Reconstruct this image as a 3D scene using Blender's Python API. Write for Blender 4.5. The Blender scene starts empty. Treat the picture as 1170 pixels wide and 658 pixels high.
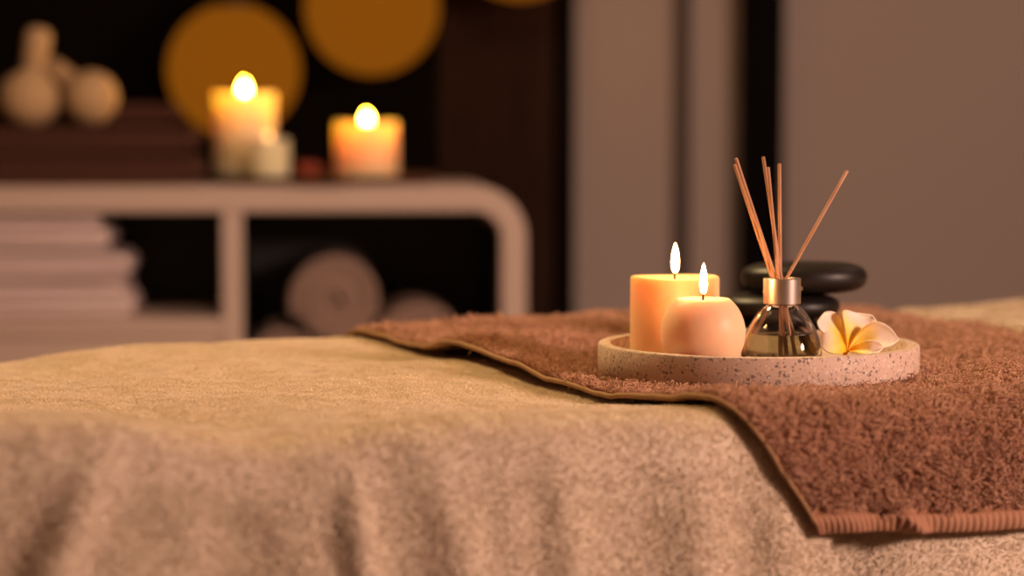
import bpy, bmesh, math, random
import numpy as np
from mathutils import Vector, Matrix
random.seed(4)
RNG = np.random.default_rng(11)
C = bpy.context.scene.collection
PI = math.pi

# ------------------------------------------------------------------ camera
CAM = Vector((0, 0, 0.907)); FPX = 2800.0; PITCH = math.atan((329 - 132) / FPX)
cd = bpy.data.cameras.new('camera'); cam = bpy.data.objects.new('camera', cd); C.objects.link(cam)
cam.location = CAM; cam.rotation_euler = (PI / 2 - PITCH, 0, 0)
cd.sensor_width = 36; cd.lens = 36 * FPX / 1170; cd.clip_start = 0.05
cd.dof.use_dof = True; cd.dof.focus_distance = 1.91; cd.dof.aperture_fstop = 3.0
bpy.context.scene.camera = cam
def at(px, py, Y):
    """the point of the place seen at photo pixel (px, py) at distance Y in front of the camera"""
    x, y = (px - 585) / FPX, -(py - 329) / FPX
    d = Vector((x, math.cos(PITCH) + y * math.sin(PITCH), y * math.cos(PITCH) - math.sin(PITCH)))
    return CAM + d * (Y / d.y)

# ------------------------------------------------------------------ materials
def mat(name, base=(.5, .5, .5), rough=.6, metal=0, **kw):
    m = bpy.data.materials.new(name); m.use_nodes = True
    p = m.node_tree.nodes['Principled BSDF']
    p.inputs['Base Color'].default_value = (*base, 1)
    p.inputs['Roughness'].default_value = rough
    p.inputs['Metallic'].default_value = metal
    for k, v in kw.items():
        p.inputs[k.replace('_', ' ')].default_value = v
    return m
def nodes(m): return m.node_tree.nodes, m.node_tree.links, m.node_tree.nodes['Principled BSDF']
def noise_mix(m, c1, c2, scale, detail=3, lo=.35, hi=.65, coord='Object', stretch=(1, 1, 1)):
    n, l, p = nodes(m)
    tc = n.new('ShaderNodeTexCoord'); mp = n.new('ShaderNodeMapping'); mp.inputs['Scale'].default_value = stretch
    t = n.new('ShaderNodeTexNoise'); t.inputs['Scale'].default_value = scale; t.inputs['Detail'].default_value = detail
    r = n.new('ShaderNodeValToRGB'); r.color_ramp.elements[0].position = lo; r.color_ramp.elements[1].position = hi
    r.color_ramp.elements[0].color = (*c1, 1); r.color_ramp.elements[1].color = (*c2, 1)
    l.new(tc.outputs[coord], mp.inputs['Vector']); l.new(mp.outputs[0], t.inputs['Vector'])
    l.new(t.outputs['Fac'], r.inputs[0]); l.new(r.outputs[0], p.inputs['Base Color'])
    return m
def bump(m, scale, strength, dist=.001, stretch=(1, 1, 1)):
    n, l, p = nodes(m)
    tc = n.new('ShaderNodeTexCoord'); mp = n.new('ShaderNodeMapping'); mp.inputs['Scale'].default_value = stretch
    t = n.new('ShaderNodeTexNoise'); t.inputs['Scale'].default_value = scale; t.inputs['Detail'].default_value = 4
    b = n.new('ShaderNodeBump'); b.inputs['Strength'].default_value = strength; b.inputs['Distance'].default_value = dist
    l.new(tc.outputs['Object'], mp.inputs['Vector']); l.new(mp.outputs[0], t.inputs['Vector'])
    l.new(t.outputs['Fac'], b.inputs['Height']); l.new(b.outputs[0], p.inputs['Normal'])
    return m

def yarn(name, c1, c2):
    m = mat(name, c1, .9, Sheen_Weight=.15)
    n, l, p = nodes(m)
    h = n.new('ShaderNodeHairInfo'); r = n.new('ShaderNodeValToRGB')
    r.color_ramp.elements[0].color = (*c1, 1); r.color_ramp.elements[1].color = (*c2, 1)
    l.new(h.outputs['Random'], r.inputs[0]); l.new(r.outputs[0], p.inputs['Base Color'])
    p.inputs['Specular IOR Level'].default_value = .25
    return m
CREAM1, CREAM2 = (.72, .61, .47), (.80, .69, .545)
BROWN1, BROWN2 = (.42, .23, .145), (.62, .365, .24)
M_cream = bump(mat('cream terry ground', CREAM1, .95), 900, .6, .001)
M_cream_yarn = yarn('cream terry yarn', CREAM1, CREAM2)
M_sheet_yarn = yarn('cream fleece yarn', (.68, .57, .43), (.76, .65, .50))
M_brown = bump(mat('brown terry ground', (.30, .14, .075), .95), 900, .6, .001)
M_brown_yarn = yarn('brown terry yarn', BROWN1, BROWN2)
M_hem = bump(mat('brown woven hem', (.38, .19, .11), .9), 1500, .5, .0005)
M_binding = bump(mat('tan edge binding', (.33, .185, .085), .85), 1500, .5, .0005)
M_pad = mat('dark upholstery', (.05, .035, .03), .5)
M_wood_leg = noise_mix(mat('brown beech', (.2, .1, .05), .5), (.16, .08, .04), (.26, .13, .07), 8, stretch=(8, 8, 1))

def wax(name, col, scale=.012, radius=(1.0, .60, .34)):
    m = mat(name, col, .42, Subsurface_Weight=1.0, Subsurface_Scale=scale)
    p = m.node_tree.nodes['Principled BSDF']
    p.inputs['Subsurface Radius'].default_value = radius
    p.inputs['Specular IOR Level'].default_value = .3
    return bump(m, 90, .06, .002)
M_wax = wax('cream candle wax', (.96, .58, .32), .022)
M_wax2 = wax('peach candle wax', (.96, .63, .41), .018)
M_wick = mat('charred wick', (.012, .009, .008), .9)
M_wax_far = wax('cream candle wax on cabinet', (.99, .79, .46), .055, (1.0, .85, .55))
M_wax_rose = wax('rosy candle wax', (.99, .70, .36), .055, (1.0, .85, .55))

def flame_mat(strength, body=(1, .50, .17, 1), tip=(.75, .28, .06, 1)):
    m = bpy.data.materials.new('candle flame'); m.use_nodes = True
    n, l = m.node_tree.nodes, m.node_tree.links
    n.clear()
    o = n.new('ShaderNodeOutputMaterial'); e = n.new('ShaderNodeEmission')
    tc = n.new('ShaderNodeTexCoord'); s = n.new('ShaderNodeSeparateXYZ'); r = n.new('ShaderNodeValToRGB')
    l.new(tc.outputs['Generated'], s.inputs[0]); l.new(s.outputs['Z'], r.inputs[0])
    r.color_ramp.elements[0].position = .0; r.color_ramp.elements[0].color = (.05, .018, .006, 1)
    r.color_ramp.elements[1].position = .30; r.color_ramp.elements[1].color = body
    q = r.color_ramp.elements.new(.12); q.color = (.45, .18, .045, 1)
    q = r.color_ramp.elements.new(1.0); q.color = tip
    l.new(r.outputs[0], e.inputs['Color']); e.inputs['Strength'].default_value = strength
    l.new(e.outputs[0], o.inputs['Surface'])
    return m
M_flame = flame_mat(210)
M_flame_far = flame_mat(430, (1, .50, .035, 1), (.7, .28, .006, 1))
M_flame_dim = flame_mat(6)

def terrazzo():
    m = mat('pink terrazzo', (.62, .45, .36), .6)
    n, l, p = nodes(m)
    tc = n.new('ShaderNodeTexCoord')
    base = None; col = (.60, .44, .35, 1)
    mixin = n.new('ShaderNodeTexNoise'); mixin.inputs['Scale'].default_value = 25
    r0 = n.new('ShaderNodeValToRGB'); r0.color_ramp.elements[0].color = (.56, .41, .32, 1); r0.color_ramp.elements[1].color = (.68, .51, .41, 1)
    l.new(tc.outputs['Object'], mixin.inputs['Vector']); l.new(mixin.outputs['Fac'], r0.inputs[0])
    cur = r0.outputs[0]
    wn = n.new('ShaderNodeTexNoise'); wn.inputs['Scale'].default_value = 420
    vm = n.new('ShaderNodeVectorMath'); vm.operation = 'MULTIPLY_ADD'; vm.inputs[1].default_value = (.0035,) * 3
    l.new(tc.outputs['Object'], wn.inputs['Vector']); l.new(wn.outputs['Color'], vm.inputs[0]); l.new(tc.outputs['Object'], vm.inputs[2])
    for scale, thr, c in ((330, .90, (.22, .16, .14, 1)), (560, .82, (.33, .24, .20, 1)), (420, .86, (.74, .60, .50, 1))):
        v = n.new('ShaderNodeTexVoronoi'); v.inputs['Scale'].default_value = scale; v.feature = 'F1'
        v2 = n.new('ShaderNodeSeparateColor'); g = n.new('ShaderNodeMath'); g.operation = 'GREATER_THAN'; g.inputs[1].default_value = thr
        d = n.new('ShaderNodeMath'); d.operation = 'LESS_THAN'; d.inputs[1].default_value = .5
        a = n.new('ShaderNodeMath'); a.operation = 'MULTIPLY'
        mx = n.new('ShaderNodeMix'); mx.data_type = 'RGBA'
        l.new(vm.outputs[0], v.inputs['Vector']); l.new(v.outputs['Color'], v2.inputs[0]); l.new(v2.outputs['Red'], g.inputs[0])
        l.new(v.outputs['Distance'], d.inputs[0]); l.new(g.outputs[0], a.inputs[0]); l.new(d.outputs[0], a.inputs[1])
        l.new(a.outputs[0], mx.inputs['Factor']); l.new(cur, mx.inputs['A']); mx.inputs['B'].default_value = c
        cur = mx.outputs['Result']
    l.new(cur, p.inputs['Base Color'])
    return m
M_terrazzo = terrazzo()
M_stone = bump(mat('black basalt', (.010, .008, .007), .42, Specular_IOR_Level=.35), 60, .15, .001)
M_glass = mat('clear bottle glass', (1, 1, 1), .0, Transmission_Weight=1.0, IOR=1.45)
M_oil = mat('fragrance oil', (.36, .37, .24), .0, Transmission_Weight=1.0, IOR=1.36)
M_cap = bump(mat('brushed aluminium', (.62, .55, .50), .36, 1.0), 300, .08, .0003, (1, 1, 14))
M_reed = noise_mix(mat('rattan reed', (.55, .3, .17), .7), (.45, .22, .12), (.66, .38, .22), 400, stretch=(1, 1, .08))

def petal_mat():
    m = mat('plumeria petal', (.9, .8, .72), .5, Subsurface_Weight=.35, Subsurface_Scale=.003)
    n, l, p = nodes(m)
    a = n.new('ShaderNodeAttribute'); a.attribute_name = 'along'
    r = n.new('ShaderNodeValToRGB')
    e = r.color_ramp.elements
    e[0].position = .0; e[0].color = (.90, .40, .0, 1)
    e[1].position = .62; e[1].color = (.90, .76, .64, 1)
    q = e.new(.20); q.color = (1, .60, .02, 1)
    q = e.new(.40); q.color = (.97, .72, .22, 1)
    l.new(a.outputs['Fac'], r.inputs[0]); l.new(r.outputs[0], p.inputs['Base Color'])
    return m
M_petal = petal_mat()

M_cab = mat('white lacquered board', (.60, .47, .38), .5)
M_cab_dark = mat('black cabinet lining', (.012, .012, .014), .5)
M_towel_white = bump(mat('white towelling', (.72, .58, .54), .95), 300, .6, .002)
M_towel_taupe = bump(mat('taupe towelling', (.30, .205, .16), .95), 300, .6, .002)
M_towel_choc = bump(mat('chocolate towelling', (.075, .026, .013), .95), 300, .6, .002)
M_pouch = bump(mat('unbleached muslin', (.56, .38, .19), .9), 120, .5, .003)
M_string = mat('cotton string', (.5, .36, .22), .9)
M_board = noise_mix(mat('dark walnut', (.12, .05, .02), .45), (.07, .025, .01), (.14, .055, .02), 12, stretch=(1, 8, 1))
M_red = mat('reddish dried petals', (.38, .07, .03), .7)
M_bokeh = mat('amber bokeh glow', (.012, .004, .0), .6)  # even amber glow imitating the blur disc of a small light
p_ = M_bokeh.node_tree.nodes['Principled BSDF']; p_.inputs['Emission Color'].default_value = (.25, .072, .0035, 1); p_.inputs['Emission Strength'].default_value = .92
M_metal_dark = mat('dark metal', (.03, .02, .015), .5, .6)
M_wall = bump(mat('taupe painted panel', (.38, .315, .275), .8), 60, .05, .002)
M_black = mat('black painted strip', (.006, .005, .005), .6)
M_darkstrip = mat('dark brown strip', (.055, .036, .028), .6)
M_wallpaint = mat('brown painted wall', (.28, .2, .15), .85)
M_floor = noise_mix(mat('dark plank floor', (.1, .05, .03), .4), (.07, .035, .02), (.13, .07, .04), 6, stretch=(12, 1, 1))
M_ceiling = mat('ceiling paint', (.5, .42, .34), .9)
M_slats = noise_mix(mat('dark stained wood', (.05, .02, .01), .6), (.020, .008, .004), (.040, .016, .008), 10, stretch=(12, 12, .6))
M_darkwall = mat('near-black wall', (.006, .0045, .0035), .8)

M_slats.node_tree.nodes['Principled BSDF'].inputs['Specular IOR Level'].default_value = .1
for m_ in (M_bokeh, M_black, M_darkwall): m_.node_tree.nodes['Principled BSDF'].inputs['Specular IOR Level'].default_value = 0
# ------------------------------------------------------------------ object helpers
def link(o, parent=None):
    C.objects.link(o)
    if parent is not None: o.parent = parent
    return o
def tag(o, label, cat, group=None):
    o['label'] = label; o['category'] = cat
    if group: o['group'] = group
    return o
def thing(name, label, cat, loc=(0, 0, 0), rz=0, group=None):
    o = bpy.data.objects.new(name, None); o.empty_display_size = .05
    link(o); o.location = loc; o.rotation_euler = (0, 0, rz)
    return tag(o, label, cat, group)
def obj(name, bm, m, parent=None, loc=None, rot=None, smooth=True, bevel=0, angle=40, label=None):
    me = bpy.data.meshes.new(name)
    if isinstance(bm, bmesh.types.BMesh):
        bmesh.ops.recalc_face_normals(bm, faces=bm.faces)
        bm.to_mesh(me); bm.free()
    else:
        v, f = bm; me.from_pydata([tuple(x) for x in v], [], [tuple(int(i) for i in q) for q in f])
    if smooth:
        for p in me.polygons: p.use_smooth = True
        if angle < 180: me.set_sharp_from_angle(angle=math.radians(angle))
    me.materials.append(m)
    o = bpy.data.objects.new(name, me); link(o, parent)
    if loc is not None: o.location = loc
    if rot is not None: o.rotation_euler = rot
    if bevel:
        b = o.modifiers.new('bevel', 'BEVEL'); b.width = bevel; b.segments = 3; b.limit_method = 'ANGLE'; b.angle_limit = math.radians(40)
    if label: o['label'] = label
    return o
def struct(name, bm, m, **kw):
    o = obj(name, bm, m, **kw); o['kind'] = 'structure'; return o
def bx(bm, x0, x1, y0, y1, z0, z1):
    r = bmesh.ops.create_cube(bm, size=1, matrix=Matrix.Translation(((x0 + x1) / 2, (y0 + y1) / 2, (z0 + z1) / 2)) @ Matrix.Diagonal((x1 - x0, y1 - y0, z1 - z0, 1)))
    return bm
def box(*a): return bx(bmesh.new(), *a)
def lathe(profile, n=64, bm=None, close=False, wob=None):
    """profile: (radius, z) list; closed at the axis where radius is 0"""
    bm = bm or bmesh.new(); rings = []
    for i, (r, z) in enumerate(profile):
        if r < 1e-7: rings.append([bm.verts.new((0, 0, z))])
        else:
            ring = []
            for k in range(n):
                a = 2 * PI * k / n
                rr, zz = (r, z) if wob is None else wob(r, z, a)
                ring.append(bm.verts.new((rr * math.cos(a), rr * math.sin(a), zz)))
            rings.append(ring)
    pairs = list(zip(rings[:-1], rings[1:]))
    if close: pairs.append((rings[-1], rings[0]))
    for A, B in pairs:
        for k in range(n):
            j = (k + 1) % n
            if len(A) == 1 and len(B) == 1: continue
            if len(A) == 1: bm.faces.new((A[0], B[k], B[j]))
            elif len(B) == 1: bm.faces.new((A[k], A[j], B[0]))
            else: bm.faces.new((A[k], A[j], B[j], B[k]))
    return bm
def tube(pts, rad, n=10, bm=None, cap=True):
    """round tube along points; rad a number or one per point"""
    bm = bm or bmesh.new(); pts = [Vector(p) for p in pts]
    rads = rad if hasattr(rad, '__len__') else [rad] * len(pts)
    rings = []; up = None
    for i, p in enumerate(pts):
        d = (pts[min(i + 1, len(pts) - 1)] - pts[max(i - 1, 0)]).normalized()
        if up is None:
            up = Vector((0, 0, 1)) if abs(d.z) < .9 else Vector((1, 0, 0))
        a = (up - d * up.dot(d)).normalized(); b = d.cross(a); up = a
        rings.append([bm.verts.new(p + (a * math.cos(2 * PI * k / n) + b * math.sin(2 * PI * k / n)) * rads[i]) for k in range(n)])
    for A, B in zip(rings[:-1], rings[1:]):
        for k in range(n): bm.faces.new((A[k], A[(k + 1) % n], B[(k + 1) % n], B[k]))
    if cap: bm.faces.new(rings[0][::-1]); bm.faces.new(rings[-1])
    return bm
def ribbon(path, thick, y0, y1, ny=10, wob=0.0):
    """a strip of cloth whose cross-section follows path (x, z) points, extruded from y0 to y1"""
    P = np.array(path, float); T = np.gradient(P, axis=0); T /= np.linalg.norm(T, axis=1)[:, None]
    N = np.stack([-T[:, 1], T[:, 0]], 1); n = len(P)
    L, R = P + N * thick / 2, P - N * thick / 2
    s0 = P[0] - T[0] * thick * .35; s1 = P[-1] + T[-1] * thick * .35
    ring = np.concatenate([L, [s1], R[::-1], [s0]]); m = len(ring)
    V = []; F = []
    for j in range(ny + 1):
        f = j / ny; y = y0 + (y1 - y0) * f
        edge = min(f, 1 - f) * (y1 - y0)
        for i, q in enumerate(ring):
            k = i if i < n else (2 * n + 1 - i)
            ph = .9 * k / n * 23
            yy = y + (wob * math.sin(ph) if j in (0, ny) else 0)
            V.append((q[0] + wob * .4 * math.sin(7 * f * 3 + ph), yy, q[1] + wob * .3 * math.sin(5 * f * 4 + ph * .7)))
    for j in range(ny):
        for i in range(m):
            a, b = j * m + i, j * m + (i + 1) % m
            F.append((a, b, b + m, a + m))
    F2 = []
    for j, flip in ((0, False), (ny, True)):
        o = j * m
        for k in range(n - 1):
            q = (o + k, o + k + 1, o + 2 * n - 1 - k, o + 2 * n - k)   # L[k], L[k+1], R[k+1], R[k]
            F2.append(q if not flip else q[::-1])
        F2.append((o + n - 1, o + n, o + n + 1) if not flip else (o + n + 1, o + n, o + n - 1))
        F2.append((o + 2 * n, o + 2 * n + 1, o) if not flip else (o, o + 2 * n + 1, o + 2 * n))
    bm = bmesh.new(); vs = [bm.verts.new(v) for v in V]
    for f in F + F2:
        try: bm.faces.new([vs[i] for i in f])
        except ValueError: pass
    return bm
def sm(x, a=0., b=1.):
    t = np.clip((np.asarray(x, float) - a) / (b - a), 0, 1); return t * t * (3 - 2 * t)
def g(x, c, w): return np.exp(-((np.asarray(x, float) - c) / w) ** 2)

# ------------------------------------------------------------------ the cloth-covered treatment table
AZ = math.radians(24.5)
U3 = np.array((math.cos(AZ), math.sin(AZ), 0)); V3 = np.array((-math.sin(AZ), math.cos(AZ), 0))
P0 = np.array((.1807, 1.6945, 0)); BW = .76; RB = .034; TQ = .27
ZT = .689                                     # top of the lower sheet
def value_noise(x, y, seed):
    r = np.random.default_rng(seed).random((256, 256)); xi = np.floor(x).astype(int); yi = np.floor(y).astype(int)
    fx, fy = x - xi, y - yi; fx = fx * fx * (3 - 2 * fx); fy = fy * fy * (3 - 2 * fy)
    a = r[xi % 256, yi % 256]; b = r[(xi + 1) % 256, yi % 256]; c = r[xi % 256, (yi + 1) % 256]; d = r[(xi + 1) % 256, (yi + 1) % 256]
    return ((a * (1 - fx) + b * fx) * (1 - fy) + (c * (1 - fx) + d * fx) * fy) * 2 - 1
def profile(q):
    """across the table: q is the length along the cloth from the front edge; -> (y, z, ny, nz, drop)"""
    q = np.asarray(q, float)
    th = np.clip((RB - q) / RB, 0, PI / 2); ex = np.maximum(-(q - RB) - RB * PI / 2, 0)
    y = np.where(q < RB, RB - RB * np.sin(th), q); z = np.where(q < RB, -RB + RB * np.cos(th) - ex, 0.)
    nx, nz = -np.sin(th), np.cos(th)
    th2 = np.clip((q - (BW - RB)) / RB, 0, PI / 2); ex2 = np.maximum(q - (BW - RB) - RB * PI / 2, 0)
    bk = q > BW - RB
    y = np.where(bk, BW - RB + RB * np.sin(th2), y); z = np.where(bk, -RB + RB * np.cos(th2) - ex2, z)
    nx = np.where(bk, np.sin(th2), nx); nz = np.where(bk, np.cos(th2), nz)
    return y, z, nx, nz, np.where(q < RB, RB - q, 0.)
def near(s, q):
    return np.minimum(np.hypot(s - .145, q - TQ), np.hypot(s - .275, q - .435) + .075)
def tray_mask(s, q):
    return 1 - sm(near(s, q), .13, .20)
def shape(s, q):
    """heights shared by every layer: the pad and rumples below; along the normal, plus straight up"""
    up = .034 * g(s, -.57, .17) - .007 * g(s, -.365, .055) + .009 * g(s, -.20, .12) + .006 * g(s, .0, .10)
    up = up * np.where(q > 0, np.exp(-(np.maximum(q - .02, 0) / .13) ** 2), 1.)
    up = up - .013 * sm(-s, .24, .42) * sm(q, .40, .73)
    up = up - .006 * (1 - sm(near(s, q), .17, .30)) + .002 * sm(q, .5, .66)
    up = up + (.0046 * value_noise(s * 7 + 40, q * 7 + 40, 3) + .0016 * value_noise(s * 17 + 40, q * 15 + 40, 5)) * (1 - tray_mask(s, q))
    up = up - .006 * g(s, -.26 + .1 * q, .07) * g(q, .10, .035)
    return up
FOLDS = ((-.62, -.10, .035, .016), (-.462, -.46, .017, .015), (-.38, -.1, .03, -.006), (-.318, .10, .011, .010), (-.262, .22, .020, .010), (-.215, .15, .014, .004), (-.170, .10, .020, .008), (-.07, .08, .026, .009), (-.005, .10, .02, .006))
def blanket_pt(s, q, off=0., warp=True):
    y, z, ny, nz, drop = profile(q)
    up = shape(s, q)
    d = np.zeros_like(s * q)
    for c, sl, w, A in FOLDS: d = d + A * g(s, c + sl * drop, w) * sm(drop, .005, .10)
    d = d + .0012 * value_noise(s * 45 + 9, q * 45 + 30, 8)
    d = d + .004 + off                        # ground of the blanket over the sheet
    base = P0[None, :] + s[..., None] * U3 + (y + ny * d)[..., None] * V3
    base[..., 2] += ZT + z + nz * d + up
    return base
def brown_pt(s, q, off=0.):
    y, z, ny, nz, drop = profile(q)
    up = shape(s, q)
    d = np.zeros_like(s * q)
    for c, sl, w, A in FOLDS: d = d + A * g(s, c + sl * drop, w) * sm(drop, .01, .12)
    t = 1 - tray_mask(s, q)
    d = d + .0012 * value_noise(s * 45 + 9, q * 45 + 30, 8) * t
    d = d + .0105 + off + (.0022 * value_noise(s * 22 + 60, q * 20 + 60, 21) + .0022 + .0008 * value_noise(s * 60 + 60, q * 60 + 60, 22)) * t
    d = d + .009 * g(s + .02, (.05 - q) * .75 + .01, .014) * sm(drop, .04, .10)      # diagonal crease on the hanging corner
    d = d + .004 * g(q, .38, .12) * g(s, -.033, .02)                                # the edge lifts a little
    d = d + .010 * g(s, .02, .09) * g(q, .50, .05) * t + .006 * g(q, .67, .04) * g(s, .06, .08)
    sw = s + sm(drop, -.01, .13) * .072 * np.exp(-np.maximum(s + .033, 0) / .18) - (s > .2) * (s - .2) * .36 * (.75 - q)     # left edge swings out as it hangs
    base = P0[None, :] + sw[..., None] * U3 + (y + ny * d)[..., None] * V3
    base[..., 2] += ZT + z + nz * d + up
    return base
def sheet_pt(s, q, off=0.):
    y, z, ny, nz, drop = profile(q)
    up = shape(s, q) + -.0015 + (.018 + .007 * value_noise(s * 9 + 3, q * 14 + 8, 31)) * sm(s - .54 + .1224 * (.75 - q), .008, .06) * sm(q, .22, .40)
    d = -.004 - .012 * sm(drop, .0, .08) * sm(-s, -.12, -.06) + off + .004 * g(s, .16, .05) * sm(drop, .03, .12) + .006 * g(s, .36, .06) * sm(drop, .03, .12)
    base = P0[None, :] + s[..., None] * U3 + (y + ny * d)[..., None] * V3
    base[..., 2] += ZT + z + nz * d + up
    return base
def grid_cloth(fn, s0, s1, q0, q1, step, thick):
    """a closed sheet of cloth, thick metres thick below fn"""
    ns, nq = int((s1 - s0) / step) + 1, int((q1 - q0) / step) + 1
    S, Q = np.meshgrid(np.linspace(s0, s1, ns), np.linspace(q0, q1, nq), indexing='ij')
    A, B = fn(S, Q, 0.), fn(S, Q, -thick)
    V = np.concatenate([A.reshape(-1, 3), B.reshape(-1, 3)]); N = ns * nq
    i, j = np.meshgrid(np.arange(ns - 1), np.arange(nq - 1), indexing='ij'); a = (i * nq + j).ravel()
    top = np.stack([a, a + nq, a + nq + 1, a + 1], 1); bot = np.stack([a, a + 1, a + nq + 1, a + nq], 1) + N
    sides = []
    def edge(idx, flip):
        p, q = idx[:-1], idx[1:]
        f = np.stack([p, q, q + N, p + N], 1); sides.append(f if not flip else f[:, ::-1])
    ids = np.arange(N).reshape(ns, nq)
    edge(ids[0, :], False); edge(ids[-1, :], True); edge(ids[:, 0], True); edge(ids[:, -1], False)
    F = np.concatenate([top, bot] + sides)
    me = bpy.data.meshes.new('cloth'); me.vertices.add(len(V)); me.vertices.foreach_set('co', V.astype(np.float32).ravel())
    me.loops.add(F.size); me.loops.foreach_set('vertex_index', F.astype(np.int32).ravel())
    me.polygons.add(len(F)); me.polygons.foreach_set('loop_start', np.arange(0, F.size, 4, dtype=np.int32))
    me.update(calc_edges=True); me.validate()
    me.polygons.foreach_set('use_smooth', np.ones(len(me.polygons), bool))
    return me
def pile(fn, s0, s1, q0, q1, density, length, radius, m, parent, clump, cell, lean, curl=.0, seed=1, skip=None, hv=.70):
    """the terry loops of a towel: short curved yarns standing on the cloth"""
    r = np.random.default_rng(seed)
    n = int((s1 - s0) * (q1 - q0) * density)
    s, q = r.uniform(s0, s1, n), r.uniform(q0, q1, n)
    if skip is not None:
        k = ~skip(s, q); s, q = s[k], q[k]; n = len(s)
    e = 1e-3
    R = fn(s, q); ds = fn(s + e, q) - R; dq = fn(s, q + e) - R
    ds /= np.linalg.norm(ds, axis=1)[:, None]; dq /= np.linalg.norm(dq, axis=1)[:, None]
    N = np.cross(ds, dq); N /= np.linalg.norm(N, axis=1)[:, None]
    # clumps: the nearest of a jittered grid of centres
    gi, gj = np.floor(s / cell).astype(int), np.floor(q / cell).astype(int)
    jit = np.random.default_rng(seed + 50).random((512, 512, 3)); best = np.full(n, 1e9); cs = np.zeros(n); cq = np.zeros(n); ch = np.zeros(n)
    for a in (-1, 0, 1):
        for b in (-1, 0, 1):
            I, J = gi + a, gj + b; w = jit[I % 512, J % 512]
            x, y = (I + w[:, 0]) * cell, (J + w[:, 1]) * cell; dd = (x - s) ** 2 + (y - q) ** 2
            k = dd < best; best[k] = dd[k]; cs[k] = x[k]; cq[k] = y[k]; ch[k] = w[k, 2]
    dirs = ds * ((cs - s) * clump)[:, None] + dq * ((cq - q) * clump)[:, None]
    ln = length * (1.15 - hv * (1 - ch)) * r.uniform(.8, 1.15, n)
    la = value_noise(s * 60 + 9, q * 60 + 9, seed + 7) * 2.2 + value_noise(s * 11 + 9, q * 11 + 9, seed + 9) * 1.6
    L = (ds * np.cos(la - 1.2)[:, None] + dq * np.sin(la - 1.2)[:, None]) * lean + r.normal(0, .16, (n, 3))
    pts = np.zeros((n, 4, 3)); cu = r.normal(0, curl, (n, 3))
    for k, t in enumerate((0, .38, .75, 1.)):
        pts[:, k] = R + N * (ln * (t - .25 * t * t))[:, None] + dirs * (t ** 1.5) + L * (ln * t ** 1.8)[:, None] + cu * (ln * math.sin(t * PI))[:, None]
    hc = bpy.data.hair_curves.new('pile'); hc.add_curves([4] * n)
    hc.points.foreach_set('position', pts.astype(np.float32).ravel())
    at_ = hc.attributes.get('radius') or hc.attributes.new('radius', 'FLOAT', 'POINT')
    at_.data.foreach_set('value', (np.tile(np.array([1., 1., .85, .35]), n) * radius).astype(np.float32))
    hc.materials.append(m)
    o = bpy.data.objects.new('pile', hc); link(o, parent); o['kind'] = 'stuff'
    return o

# treatment table below the cloths
tb = thing('treatment_table', 'padded treatment table hidden under the draped cream and brown towelling', 'massage table', tuple(P0), AZ)
obj('padded_top', box(-1.10, .90, .035, BW - .035, .58, .650), M_pad, tb, bevel=.012)
obj('table_frame', box(-1.1, .9, .05, BW - .05, .53, .579), M_wood_leg, tb, bevel=.004)
for x in (-1.02, .82):
    for y in (.09, BW - .09): obj('leg', box(x - .03, x + .03, y - .03, y + .03, 0, .53), M_wood_leg, tb, bevel=.004)

me = grid_cloth(sheet_pt, -1.17, .97, -.30, BW + .30, .006, .002); me.materials.append(M_cream)
sheet = bpy.data.objects.new('bed_sheet', me); link(sheet); 
tag(sheet, 'cream fleece sheet under the towels, seen below the brown hem and beyond it', 'bed sheet')
pile(sheet_pt, .00, .80, -.22, .03, 420e3, .0022, .00022, M_sheet_yarn, sheet, .25, .006, .6, seed=3, hv=.4)
pile(sheet_pt, .40, .97, .0, BW + .05, 330e3, .0035, .00030, M_sheet_yarn, sheet, .3, .006, .8, seed=4, skip=lambda s, q: s < .545 - .1224 * (.75 - q))
me = grid_cloth(blanket_pt, -1.16, .046, -.28, BW + .28, .004, .002); me.materials.append(M_cream)
blanket = bpy.data.objects.new('towel_blanket', me); link(blanket)
tag(blanket, 'large cream terry blanket draped in folds over the front of the table', 'blanket')
pile(blanket_pt, -1.15, .047, -.27, .90, 620e3, .0022, .00025, M_cream_yarn, blanket, .14, .0030, .34, curl=.15, seed=1, hv=.35, skip=lambda s, q: (s > .0) & (q > .05))
TS0, TS1, TQ0 = -.033, .54, -.058
me = grid_cloth(brown_pt, TS0, TS1, TQ0, BW + .16, .004, .002); me.materials.append(M_brown)
towel = bpy.data.objects.new('bath_towel', me); link(towel)
tag(towel, 'thick brown terry towel laid across the table under the round tray', 'towel')
pile(brown_pt, TS0 + .004, TS1, TQ0 + .008, .81, 400e3, .0058, .00040, M_brown_yarn, towel, .62, .0052, .55, curl=.40, seed=2, skip=lambda s, q: np.hypot(s - .145, q - TQ) < .128)
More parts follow.
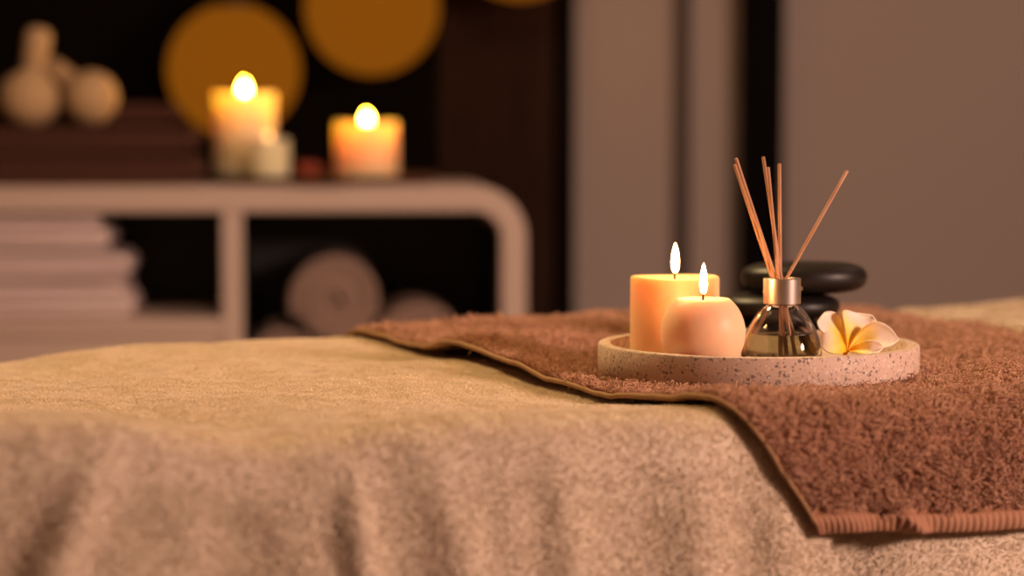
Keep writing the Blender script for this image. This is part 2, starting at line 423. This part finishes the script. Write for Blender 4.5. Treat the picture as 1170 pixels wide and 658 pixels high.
# edge binding (left side) and woven hem (front)
qs = np.linspace(TQ0, BW + .10, 220); bp = brown_pt(np.full_like(qs, TS0), qs, .0004)
obj('edge_binding', tube(bp, .0018, 8), M_binding, towel, angle=180, label='narrow tan bound edge')
def hem():
    ns, nq = 700, 7; S, Q = np.meshgrid(np.linspace(TS0, TS1, ns), np.linspace(TQ0 - .0095, TQ0 + .004, nq), indexing='ij')
    tt = (Q - Q.min()) / (Q.max() - Q.min())
    ridge = .0020 * np.abs(np.sin(PI * (S - .6 * tt * .010) / .0066)) * np.sin(tt * PI) ** .5 + .0014 * np.sin(tt * PI)
    A, B = brown_pt(S, Q, ridge), brown_pt(S, Q, np.full_like(S, -.0022)); N = ns * nq
    V = np.concatenate([A.reshape(-1, 3), B.reshape(-1, 3)]); F = []
    for i in range(ns - 1):
        for j in range(nq - 1):
            a = i * nq + j; F.append((a, a + nq, a + nq + 1, a + 1)); F.append((a + N, a + 1 + N, a + nq + 1 + N, a + nq + N))
        for j, fl in ((0, 0), (nq - 1, 1)):
            a = i * nq + j; F.append((a, a + N, a + nq + N, a + nq) if not fl else (a, a + nq, a + nq + N, a + N))
    for i, fl in ((0, 0), (ns - 1, 1)):
        for j in range(nq - 1):
            a = i * nq + j; F.append((a, a + 1, a + 1 + N, a + N))
    return V, F
obj('hem', hem(), M_hem, towel, angle=180, label='flat stitched brown hem')

# ------------------------------------------------------------------ terrazzo tray and what stands on it
TC = Vector((.2015, 2.0, .6975)); TR = .131; TFL = TC.z + .0095
prof = [(0, 0), (TR - .004, 0), (TR - .001, .001), (TR, .004), (TR, .0225), (TR - .0008, .0238), (TR - .002, .0242), (TR - .0085, .0242), (TR - .0097, .0238), (TR - .0103, .0228),
        (TR - .0108, .0125), (TR - .0118, .0105), (TR - .015, .0095), (0, .0095)]
tray = obj('serving_tray', lathe(prof, 160), M_terrazzo, loc=TC, angle=35)
tag(tray, 'round pink speckled terrazzo tray on the brown towel', 'tray')

def flame(parent, loc, h, w, m, lean=(0, 0)):
    P = []
    for k in range(15):
        t = k / 14
        r = w / 2 * (math.sin(PI * min(1, t ** .62)) ** .85 if 0 < t < 1 else 0)
        r = w / 2 * (1.42 * math.sqrt(t) * (1 - t) ** .85 * 1.35) if 0 < t < 1 else 0
        P.append((r, t * h))
    f = obj('flame', lathe(P, 20), m, parent, loc=loc, angle=180)
    return f
def wick(parent, loc, h, r=.0009):
    return obj('wick', tube([(0, 0, -.004), (0, 0, h * .4), (.0004, 0, h * .7), (.0014, 0, h)], [r, r, r * .95, r * .8], 8), M_wick, parent, loc=loc, angle=180)

def pillar(name, label, loc, r, h, m, fh, fw, fm, group=None, dish=.0025, fl_up=.0045, wh=.0095):
    t = thing(name, label, 'candle', loc, 0, group)
    P = [(0, 0), (r - .002, 0), (r, .002), (r, h - .0022), (r - .0006, h - .0007), (r - .002, h), (r - .006, h - .0003), (r * .6, h - dish * .8), (r * .25, h - dish), (0, h - dish)]
    obj('wax_body', lathe(P, 96, wob=lambda rr, z, a: (rr * (1 + .003 * math.sin(3 * a + 1)), z + (.0006 * math.sin(2 * a + 1) if z > h * .9 else 0))), m, t)
    wick(t, (0, 0, h - dish), wh)
    flame(t, (0.0004, 0, h - dish + fl_up), fh, fw, fm)
    return t
c1 = at(770.5, 406, 2.022)
pillar('pillar_candle', 'wide lit cylinder candle standing at the back of the terrazzo tray', (c1.x, 2.022, TFL), .0368, .0675, M_wax, .026, .0082, M_flame)
bz = .054
bp_ = []
for k in range(25):
    a = -1.05 + (1.05 + .93) * k / 24
    bp_.append((.0335 * math.cos(a) ** .92, .0265 + .0335 * math.sin(a)))
zb, zt = bp_[0][1], bp_[-1][1]
bp_ = [(0, 0)] + [(r, z - zb) for r, z in bp_]; zt -= zb
bp_ += [(bp_[-1][0] - .0012, zt + .0003), (bp_[-1][0] - .003, zt + .0001), (.008, zt - .0018), (0, zt - .0018)]
t = thing('ball_candle', 'rounded lit candle with flattened top, in front of the wider cylinder candle', 'candle', (.1508, 1.928, TFL))
obj('wax_body', lathe(bp_, 96), M_wax2, t, angle=60)
wick(t, (0, 0, zt - .0015), .0095); flame(t, (.0003, 0, zt + .003), .0255, .0078, M_flame)

# stones behind the tray
def stone(label, loc, rx, ry, h, rz, seed, cat='stone', tilt=0):
    bm = bmesh.new(); nu, nv = 72, 36; r = random.Random(seed); ph = [r.uniform(0, 6) for _ in range(6)]; rows = []
    for j in range(nv + 1):
        v = -PI / 2 + PI * j / nv; c, s_ = abs(math.cos(v)), math.sin(v)
        rad = c ** .42; zz = math.copysign(abs(s_) ** .85, s_)
        if j in (0, nv): rows.append([bm.verts.new((0, 0, zz * h / 2))]); continue
        row = []
        for i in range(nu):
            a = 2 * PI * i / nu; k = 1 + .022 * math.sin(2 * a + ph[0]) + .014 * math.sin(3 * a + ph[1])
            row.append(bm.verts.new((rx * rad * k * math.cos(a), ry * rad * k * math.sin(a), zz * h / 2 * (1 + .05 * math.cos(a + ph[2]) * rad))))
        rows.append(row)
    for A, B in zip(rows[:-1], rows[1:]):
        for i in range(nu):
            j = (i + 1) % nu
            if len(A) == 1: bm.faces.new((A[0], B[j], B[i]))
            elif len(B) == 1: bm.faces.new((A[i], A[j], B[0]))
            else: bm.faces.new((A[i], A[j], B[j], B[i]))
    o = obj('massage_stone', bm, M_stone, loc=(loc[0], loc[1], loc[2] + h / 2), rot=(0, tilt, rz), angle=180)
    return tag(o, label, cat, 'stacked black massage stones')
SY = 2.205
z0 = .6985
stone('smooth black stone at the bottom of the stack behind the tray', (at(888, 380, SY).x, SY, z0), .050, .046, .0255, .2, 5)
stone('middle black stone between the two others of the stack behind the tray', (at(893, 350, SY).x, SY, z0 + .0258), .0545, .047, .0235, .0, 6)
stone('broad flat black stone on top of the stack behind the tray', (at(917.5, 318, SY).x, SY, z0 + .0496), .0562, .048, .0275, .1, 9)

# reed diffuser
DX, DY = at(893, 400, 1.958).x, 1.958
rd = thing('reed_diffuser', 'clear glass fragrance bottle with silver collar, half full, on the tray', 'reed diffuser', (DX, DY, TFL))
outer = [(0, .0006), (.024, .0), (.0285, .0006), (.0312, .003), (.0324, .0075), (.0325, .011), (.0318, .016), (.0300, .0225), (.0272, .0295), (.0236, .0365), (.0195, .0430), (.0158, .0470), (.0135, .0488), (.0125, .0500), (.0122, .0580)]
inner = [(.0112, .0580), (.0112, .0500), (.0122, .0475), (.0145, .0450), (.0180, .0412), (.0219, .0350), (.0254, .0283), (.0281, .0215), (.0299, .0152), (.0305, .0105), (.0300, .0078), (.0280, .0052), (.022, .0042), (0, .0040)]
obj('bottle', lathe(outer + inner, 96), M_glass, rd, angle=180)
liq = [(0, .0044), (.0218, .0046), (.0277, .0056), (.0296, .0081), (.0301, .0106), (.0295, .0152), (.0277, .0214), (.02635, .0252), (.0258, .0258), (.0250, .0256), (0, .0256)]
obj('fragrance_oil', lathe(liq, 96), M_oil, rd, angle=50, label='pale fragrance oil in the bottle')
capp = [(.0128, .0498), (.0146, .0498), (.0150, .0502), (.0150, .0697), (.0146, .0702), (.0117, .0702), (.0114, .0698), (.0114, .0590), (.0128, .0588)]
co = obj('collar', lathe(capp, 96, close=True), M_cap, rd, angle=35, label='brushed silver collar')
obj('collar_stud', lathe([(0, 0), (.0018, 0), (.0018, .0011), (.0012, .0016), (0, .0016)], 20), M_cap, co, loc=(.0148, -.001, .0620), rot=(0, PI / 2, 0))
# reeds: (top px, top py, x at collar px, depth top, depth at collar)
reeds = [((841, 181), (887, 320), -0.0344, -0.004, 'reed leaning furthest to the bottle\'s left, front one of a close pair'),
         ((839.5, 188), (883, 320), -0.0099, 0.0056, 'slightly shorter reed beside the front one of the leaning pair'),
         ((872, 179), (893, 320), 0.0085, -0.0036, 'tallest reed, nearly upright, crossing the middle of the fan'),
         ((877.5, 191), (889.5, 320), -0.0116, -0.0068, 'reed standing just behind the tall middle one'),
         ((890.5, 187), (891.5, 320), 0.0232, 0.0071, 'paler reed standing straight up over the collar'),
         ((968, 195), (897.5, 320), 0.0132, 0.0038, 'single reed leaning away from all the others towards the flower')]
for (tx, ty), (mx_, my_), dt, dm, lab in reeds:
    T = at(tx, ty, DY + dt); Mx = at(mx_, my_, DY + dm); d = (Mx - T).normalized()
    zb = TFL + .0062; k = (zb - T.z) / d.z; B = T + d * k
    o = Vector((DX, DY, zb)); rr = Vector((B.x - DX, B.y - DY, 0))
    if True:                              # the foot meets the inside of the glass
        # shorten until inside the inner profile
        for q in range(200):
            k -= .0004; B = T + d * k; rr = Vector((B.x - DX, B.y - DY, 0)); h = B.z - TFL
            lim = np.interp(h, [.004, .0105, .0215, .0283, .035, .0412, .047], [.022, .030, .0276, .025, .0215, .0176, .0112]) - .0045
            if rr.length < lim: break
    n = (T - B).length
    ro = obj('reed_stick', tube([(0, 0, 0), (0, 0, .0004), (0, 0, n * .33), (0, 0, n * .66), (0, 0, n - .0004), (0, 0, n)], [.0011, .00139, .00139, .00139, .00139, .0011], 12), M_reed, loc=B)
    ro.rotation_euler = (T - B).to_track_quat('Z', 'Y').to_euler()
    tag(ro, lab, 'reed', 'reeds in the fragrance bottle')

# plumeria
FY = 1.948
thr = at(966, 402, FY); thr.z = max(thr.z, TFL + .004)
fl = thing('plumeria_flower', 'white plumeria blossom with yellow throat lying on the tray beside the bottle', 'flower', (thr.x, thr.y, TFL))
def spline(P, t):
    """smooth curve through points P at parameter t in 0..1"""
    n = len(P) - 1; x = min(t * n, n - 1e-6); k = int(x); f = x - k
    p0, p1, p2, p3 = P[max(k - 1, 0)], P[k], P[k + 1], P[min(k + 2, n)]
    return .5 * ((2 * p1) + (p2 - p0) * f + (2 * p0 - 5 * p1 + 4 * p2 - p3) * f * f + (3 * p1 - p0 - 3 * p2 + p3) * f ** 3)
def petal(A, B, tip, bow, curl=.0016):
    """a petal spanned between its two edges, A and B, from throat to tip; bow lifts its middle, curl its rims"""
    o_ = Vector((thr.x, thr.y, TFL)); w = lambda p: at(p[0], p[1], FY + p[2]) - o_
    T = w((968.5, 401, 0)); EA = [T] + [w(p) for p in A] + [w(tip)]; EB = [T] + [w(p) for p in B] + [w(tip)]
    nu, nv = 26, 16; bm = bmesh.new(); lay = bm.verts.layers.float.new('along'); G = []
    for i in range(nu + 1):
        t = i / nu; a, b = spline(EA, t), spline(EB, t)
        c, d = spline(EA, min(1, t + .02)), spline(EB, min(1, t + .02)); e, f = spline(EA, max(0, t - .02)), spline(EB, max(0, t - .02))
        ax = ((c + d) - (e + f)).normalized(); sd = (b - a)
        nn = ax.cross(sd); nn = nn.normalized() if nn.length > 1e-9 else Vector((0, -1, .5)).normalized()
        if nn.dot(Vector((0, -.6, 1))) < 0: nn = -nn
        row = []
        for j in range(nv + 1):
            v = j / nv; m = 4 * v * (1 - v)
            p = a.lerp(b, v) + nn * (bow * m * math.sin(PI * min(1, t * .95 + .05)) + curl * (abs(2 * v - 1) ** 5) * math.sin(PI * t))
            x = bm.verts.new(p); x[lay] = t; row.append(x)
        G.append(row)
    for i in range(nu):
        for j in range(nv): bm.faces.new((G[i][j], G[i + 1][j], G[i + 1][j + 1], G[i][j + 1]))
    bmesh.ops.remove_doubles(bm, verts=bm.verts, dist=1e-6)
    o = obj('petal', bm, M_petal, fl, angle=180)
    so = o.modifiers.new('thickness', 'SOLIDIFY'); so.thickness = .0011; so.offset = 0
    return o
petal([(952, 388, -.004), (938, 380, -.004)], [(963, 378, .014), (957, 361, .020), (944, 357, .018)], (934, 368, .008), -.004)
petal([(966, 380, .010), (962, 357, .014), (976, 358, .028)], [(984, 388, .010), (997, 378, .020), (1001, 368, .026)], (996, 360, .030), -.004)
petal([(979, 383, .010), (998, 369, .012), (1015, 374, .008)], [(988, 398, -.004), (1004, 399, -.010), (1018, 395, -.004)], (1027, 388, .004), -.005)
petal([(978, 395, -.006), (993, 390, -.014), (1004, 391, -.016)], [(978, 403, -.014), (990, 406, -.022), (1002, 403, -.021)], (1009, 397, -.016), -.003)
petal([(956, 405, -.016), (944, 403, -.020), (938, 396, -.016)], [(960, 390, -.004), (949, 381, -.006), (942, 381, -.008)], (939, 387, -.011), .003)
obj('stalk', tube([(0, 0, thr.z - TFL + .001), (.001, .002, .0035), (.002, .006, .0025)], [.0022, .0018, .0014], 10), M_petal, fl, angle=180)

# ------------------------------------------------------------------ low cabinet at the back
CY = 4.0; RZ = math.radians(5)
cab = thing('storage_cabinet', 'white low cabinet with rounded corners and open black-lined compartments', 'cabinet', (0.024, CY, 0), RZ)
# local: x from -W to 0 at the front (y=0), depth D
W_, D_, ZB, ZC = 1.36, .38, .10, .793
def rounded_shell(w, z0, z1, r, n=10):
    pts = []
    for cx, cz, a0 in ((0 - r, z1 - r, 0), (-w + r, z1 - r, PI / 2), (-w + r, z0 + r, PI), (0 - r, z0 + r, 1.5 * PI)):
        for k in range(n + 1):
            a = a0 + PI / 2 * k / n; pts.append((cx + r * math.cos(a), cz + r * math.sin(a)))
    return pts
TH = .042
op = rounded_shell(W_, ZB, ZC, .085); ip = [(x, z) for x, z in rounded_shell(W_ - 2 * TH, ZB + TH, ZC - TH, .043)]; ip = [(x - TH, z) for x, z in ip]
bm = bmesh.new(); L = {}
for nm, pts, y in (('of', op, 0), ('if', ip, 0), ('ob', op, D_), ('ib', ip, D_)): L[nm] = [bm.verts.new((x, y, z)) for x, z in pts]
n = len(op)
for k in range(n):
    j = (k + 1) % n
    bm.faces.new((L['of'][k], L['of'][j], L['if'][j], L['if'][k])); bm.faces.new((L['ob'][k], L['ib'][k], L['ib'][j], L['ob'][j]))
    bm.faces.new((L['of'][k], L['ob'][k], L['ob'][j], L['of'][j])); bm.faces.new((L['if'][k], L['if'][j], L['ib'][j], L['ib'][k]))
obj('cabinet_body', bm, M_cab, cab, bevel=.004, angle=30)
# right compartment spans px 276..565 ; divider px 252..276
XD0, XD1 = -.495, -.462
obj('divider', box(XD0, XD1, .001, D_ - .004, ZB + TH, ZC - TH), M_cab, cab, bevel=.002)
ZS = .578
obj('shelf', box(-W_ + TH, XD0, .001, D_ - .004, ZS - .026, ZS), M_cab, cab, bevel=.002)
dr = obj('drawer', box(-W_ + TH + .003, XD0 - .003, -.004, D_ - .03, .33, ZS - .029), M_cab, cab, bevel=.003)
obj('drawer_pull', box(-.98, -.86, -.018, -.004, .43, .44), M_metal_dark, dr, bevel=.003)
obj('cupboard_door', box(-W_ + TH + .003, XD0 - .003, -.004, .016, ZB + TH + .003, .326), M_cab, cab, bevel=.003)
ZR = .436
obj('shelf', box(XD1, -TH, .001, D_ - .004, ZR - .026, ZR), M_cab_dark, cab, bevel=.002, label='black shelf under the rolled towels')
obj('back_panel', box(-W_ + .03, -.03, D_ - .003, D_ + .006, ZB + .03, ZC - .03), M_cab_dark, cab)
# black lining sheets inside both open compartments
def lining(x0, x1, z0, z1):
    bm = bmesh.new(); e = .002; y0, y1 = .012, D_ - .005
    bx(bm, x0, x0 + e, y0, y1, z0, z1); bx(bm, x1 - e, x1, y0, y1, z0, z1 - .03 if x1 > -.1 else z1)
    bx(bm, x0 + e, x1 - (e if x1 < -.1 else .04), y0, y1, z1 - e, z1)
    return bm
obj('lining', lining(XD1, -TH, ZR, ZC - TH), M_cab_dark, cab, smooth=False)
obj('lining', lining(-W_ + TH + .03, XD0, ZS, ZC - TH), M_cab_dark, cab, smooth=False)
for x in (-W_ + .12, -.12):
    for y in (.06, D_ - .06): obj('foot', lathe([(0, 0), (.018, 0), (.024, ZB), (0, ZB)], 24), M_metal_dark, cab, loc=(x, y, 0))
cR = Matrix.Rotation(RZ, 4, 'Z')
def cw(px, y, z):
    """cabinet-local depth y at photo column px -> world"""
    k = (px - 585) / FPX
    # world = O + x*ux + y*uy ; solve X = k*Y
    ux, uy = cR @ Vector((1, 0, 0)), cR @ Vector((0, 1, 0)); O = Vector((.024, CY, 0))
    x = (k * (O.y + y * uy.y) - O.x - y * uy.x) / (ux.x - k * ux.y)
    p = O + ux * x + uy * y; return Vector((p.x, p.y, z))

# folded towels: a strip of cloth laid back and forth
def folded(w, d, h, layers=4, open_left=True, jitter=0, seed=0):
    r = random.Random(seed); th = h / layers; rad = th / 2; pts = []
    for k in range(layers):
        z = th / 2 + k * th; a, b = -w / 2 + rad, w / 2 - rad - r.uniform(0, jitter)
        xs = np.linspace(a, b, 14) if k % 2 == 0 else np.linspace(b, a, 14)
        for i, x in enumerate(xs): pts.append((x, z + .0012 * math.sin(9 * x + k)))
        if k < layers - 1:
            s_ = 1 if k % 2 == 0 else -1; x0 = xs[-1]
            for q in range(1, 7):
                a_ = -PI / 2 + PI * q / 7; pts.append((x0 + s_ * rad * math.cos(a_), z + th / 2 + rad * math.sin(a_)))
    return ribbon(pts, th * .93, -d / 2, d / 2, 12, .0015)
# white stack on the left shelf: three
zz = ZS + .001
for i, (pxr, w, h, lab) in enumerate(((151, .50, .057, 'folded white towel at the bottom of the stack on the cabinet shelf'),
                                      (147, .50, .042, 'middle folded white towel of the stack on the cabinet shelf'),
                                      (124, .47, .060, 'folded white towel on top of the stack on the cabinet shelf'))):
    p = cw(pxr, .15, zz); ux = cR @ Vector((1, 0, 0)); c = p - ux * (w / 2)
    o = obj('folded_towel', folded(w, .26, h, 3 if h > .05 else 2, seed=i), M_towel_white, loc=c, rot=(0, 0, RZ), angle=180)
    tag(o, lab, 'towel', 'folded white towels in the cabinet'); zz += h + .005
# rolled towels
def rolled(r, turns=4.2):
    th = r / (turns + .3); pts = []; n = 150
    for k in range(n + 1):
        a = 2 * PI * turns * k / n; rr = th * .45 + (r - th * .95) * k / n
        pts.append((rr * math.cos(a + 2.2), rr * math.sin(a + 2.2)))
    return ribbon(pts, th * .9, -.14, .14, 8, .0018)
for px, pyc, r, lab, mm in ((382, 345, .079, 'taupe rolled towel resting on top of the two lower rolls in the cabinet', 1),
                       (476, 402, .083, 'taupe rolled towel on the cabinet shelf, partly behind the draped brown towel', 1),
                       (324, 425, .061, 'taupe rolled towel near the cabinet divider, almost hidden by the bed', 1)):
    p = cw(px, .17, 0); z = at(px, pyc, p.y - .14).z; z = max(z, ZR + r + .001)
    o = obj('rolled_towel', rolled(r), M_towel_taupe, loc=(p.x, p.y, z), rot=(0, 0, RZ), angle=180)
    tag(o, lab, 'towel', 'rolled towels in the cabinet')
# brown stack on top
zz = ZC + .001
for i, (pxr, w, d, h, yl, lab) in enumerate(((229, .50, .27, .046, .19, 'folded dark brown towel lying directly on the cabinet top'),
                                      (224, .49, .27, .042, .19, 'dark brown folded towel that the herbal compresses rest on'),
                                      (204, .36, .12, .034, .262, 'narrow folded dark brown towel behind the herbal compresses'))):
    p = cw(pxr, yl, zz); c = p - ux * (w / 2)
    o = obj('folded_towel', folded(w, d, h, 2, seed=9 + i), M_towel_choc, loc=c, rot=(0, 0, RZ), angle=180)
    tag(o, lab, 'towel', 'folded dark brown towels on the cabinet'); zz += h + .005
    if i == 1: zc = zz
# herbal compresses: pleated pouch, bound neck, wrapped handle
def compress(label, loc, r, hl, rot):
    t = thing('herbal_compress', label, 'herbal compress', loc, 0, 'herbal compresses on the brown towels')
    t.rotation_euler = rot
    P = [(0, -r * .86)] + [(r * math.cos(a) ** .9, r * .92 * math.sin(a)) for a in np.linspace(-1.25, .95, 16)] + [(r * .36, r * .98), (r * .30, r * 1.08)]
    obj('pouch', lathe(P + [(0, r * 1.08)], 72, wob=lambda rr, z, a: (rr * (1 + .05 * max(0, z / r) * math.sin(14 * a)), z)), M_pouch, t, angle=180)
    obj('binding_string', lathe([(r * .30, 0), (r * .40, .003), (r * .40, .010), (r * .30, .013)], 32, close=True), M_string, t, loc=(0, 0, r * 1.02))
    H = [(0, r * 1.0), (r * .31, r * 1.0), (r * .40, r * 1.2), (r * .44, r + hl * .55), (r * .43, r + hl * .88), (r * .30, r + hl), (0, r + hl + .003)]
    obj('handle', lathe(H, 40, wob=lambda rr, z, a: (rr * (1 + .03 * math.sin(z * 600 + a)), z)), M_pouch, t, angle=180)
p = cw(35, .115, zc + .042); compress('upright white herbal compress with its handle pointing up, on brown towels', p, .049, .068, (0, math.radians(9), 0))
p = cw(106, .112, zc + .044); compress('white herbal compress lying tilted beside the upright one on brown towels', p, .045, .075, (math.radians(-62), math.radians(-20), math.radians(40)))
# wooden board with candles
p = cw(368, .18, ZC + .0008)
bd = obj('serving_board', lathe([(0, 0), (.188, 0), (.193, .004), (.196, .014), (.192, .0145), (.186, .008), (0, .008)], 96), M_board, loc=p)
tag(bd, 'round dark wooden plate on the cabinet under the candles', 'plate')
bzt = ZC + .0095
p = cw(280, .20, bzt)
pillar('pillar_candle', 'tall lit cylinder candle on the wooden plate on the cabinet', p, .0525, .143, M_wax_far, .030, .016, M_flame_far, dish=.008, fl_up=.0, wh=.008)
p = cw(419, .17, bzt)
pillar('pillar_candle', 'short wide lit candle, alone on the cabinet plate\'s other side', p, .0535, .094, M_wax_rose, .030, .016, M_flame_far, dish=.012, fl_up=.0, wh=.008)
p = cw(307, .085, bzt)
pillar('votive_candle', 'small pale candle with faint flame in front of the tall candle', p, .0345, .066, M_wax_far, .016, .010, M_flame_dim, dish=.004, fl_up=.001, wh=.005)
p = cw(352, .10, bzt)
fr = thing('dried_blossom', 'small reddish blossom on the wooden plate between the cabinet candles', 'flower', p)
for k in range(9):
    a = k * 2.4; R = .010 + .0016 * k; bm = bmesh.new()
    for i in range(7):
        for j in range(5):
            u, v = i / 6, j / 4 * 2 - 1
            rr = R * (.25 + u); w = .014 * math.sin(PI * (.15 + .8 * u)); z = .004 + .022 * u ** 1.3 * (1 - k * .05) + .004 * v * v
            bm.verts.new((rr * math.cos(a) - w * v * math.sin(a), rr * math.sin(a) + w * v * math.cos(a), z))
    bm.verts.ensure_lookup_table()
    for i in range(6):
        for j in range(4): q = i * 5 + j; bm.faces.new([bm.verts[x] for x in (q, q + 5, q + 6, q + 1)])
    o = obj('petal', bm, M_red, fr, angle=180); so = o.modifiers.new('thickness', 'SOLIDIFY'); so.thickness = .001
obj('calyx', lathe([(0, 0), (.008, 0), (.011, .005), (.006, .010), (0, .010)], 20), M_red, fr)

# ------------------------------------------------------------------ room
ZCE = 2.6
XL, XR, YF, YB = -2.4, 2.6, -1.6, 4.86
struct('floor', box(XL, XR, YF, YB, -.1, 0), M_floor, smooth=False)
struct('ceiling', box(XL, XR, YF, YB, ZCE, ZCE + .1), M_ceiling, smooth=False)
struct('wall_back', box(XL, XR, YB, YB + .1, 0, ZCE), M_wall, smooth=False)
struct('wall_left', box(XL - .1, XL, YF, YB, 0, ZCE), M_wallpaint, smooth=False)
struct('wall_right', box(XR, XR + .1, YF, YB, 0, ZCE), M_wallpaint, smooth=False)
struct('wall_front', box(XL, XR, YF - .1, YF, 0, ZCE), M_wallpaint, smooth=False)
def wx(px, y): return (px - 585) / FPX * y
ys = YB - .02
struct('trim_1', box(wx(773, ys), wx(789, ys), YB - .02, YB - .0005, 0, ZCE), M_darkstrip, bevel=.002)
struct('trim_2', box(wx(845, ys), wx(893, ys), YB - .05, YB - .0005, 0, ZCE), M_black, bevel=.002)
struct('trim_3', box(wx(640, ys), wx(656, ys), YB - .05, YB - .0005, 0, ZCE), M_black, bevel=.002)
bm = bmesh.new(); bx(bm, wx(500, ys), wx(640, ys), YB - .016, YB - .0005, 0, ZCE)
x = wx(505, ys)
while x < wx(640, ys) - .03:
    bx(bm, x, x + .026, YB - .034, YB - .016, 0, ZCE); x += .036
struct('wall_panelling', bm, M_slats, smooth=False)
struct('trim_4', box(XL, wx(500, ys), YB - .03, YB - .0005, 0, ZCE), M_darkwall, smooth=False)
for px, py, r in ((267, 80, .126), (425, 9, .127), (594, -82, .135)):
    Y = YB - .20  # added globes, caps and cords stand in for out-of-focus light discs
    c = at(px, py, Y)
    lab = {267: 'amber globe in place of an out-of-focus light, the lowest, behind the tall candle', 425: 'amber globe in place of an out-of-focus light, between the two others', 594: 'amber globe in place of an out-of-focus light, the highest, mostly above the frame'}[px]
    t = thing('bokeh_globe', lab, 'lamp', c, 0, 'amber globes in place of out-of-focus lights')
    obj('bokeh_glow', lathe([(0, -r)] + [(r * math.cos(a), r * math.sin(a)) for a in np.linspace(-1.5, 1.25, 40)], 64), M_bokeh, t, angle=180, label='amber glow of an out-of-focus light')
    zt = r * math.sin(1.25)
    obj('added_cap', lathe([(r * .33, zt - .004), (r * .34, zt + .012), (r * .2, zt + .03), (.006, zt + .045), (0, zt + .045)], 32), M_metal_dark, t)
    obj('added_cord', tube([(0, 0, zt + .04), (0, 0, ZCE - c.z - .001)], .0025, 8), M_metal_dark, t)

# ------------------------------------------------------------------ light
def area(name, loc, target, size, power, col, size_y=None, spread=PI):
    l = bpy.data.lights.new(name, 'AREA'); l.energy = power; l.color = col; l.size = size; l.spread = spread
    if size_y: l.shape = 'RECTANGLE'; l.size_y = size_y
    o = bpy.data.objects.new(name, l); link(o); o.location = loc
    o.rotation_euler = (Vector(target) - Vector(loc)).to_track_quat('-Z', 'Y').to_euler(); return o
area('ceiling_light', (-.75, 2.9, 2.5), (-.15, 1.95, .7), .5, 22, (1, .67, .31), spread=math.radians(105))
area('room_lamp', (2.25, .75, 1.45), (.0, 1.8, .6), .35, 74, (1, .625, .49))
area('wall_fill', (1.6, 3.3, 2.4), (1.0, 4.86, .9), .5, 7, (1, .68, .52))  # unseen area light that brightens the right part of the back wall
area('cabinet_fill', (.2, 1.6, 2.45), (-.5, 4.1, .5), .5, 3.0, (1, .66, .46), spread=math.radians(60))  # unseen fill light added to brighten the cabinet front
w = bpy.data.worlds.new('world'); bpy.context.scene.world = w; w.use_nodes = True
w.node_tree.nodes['Background'].inputs[0].default_value = (.012, .008, .006, 1)

sc = bpy.context.scene
sc.view_settings.view_transform = 'Standard'; sc.view_settings.look = 'None'; sc.view_settings.gamma = 1; sc.view_settings.exposure = 0
sc.view_settings.use_curve_mapping = False
sc.cycles.use_denoising = True; sc.cycles.use_adaptive_sampling = False
sc.cycles.max_bounces = 14; sc.cycles.transmission_bounces = 12; sc.cycles.diffuse_bounces = 4
sc.cycles.sample_clamp_indirect = 6; sc.cycles.caustics_refractive = True; sc.cycles.blur_glossy = .5
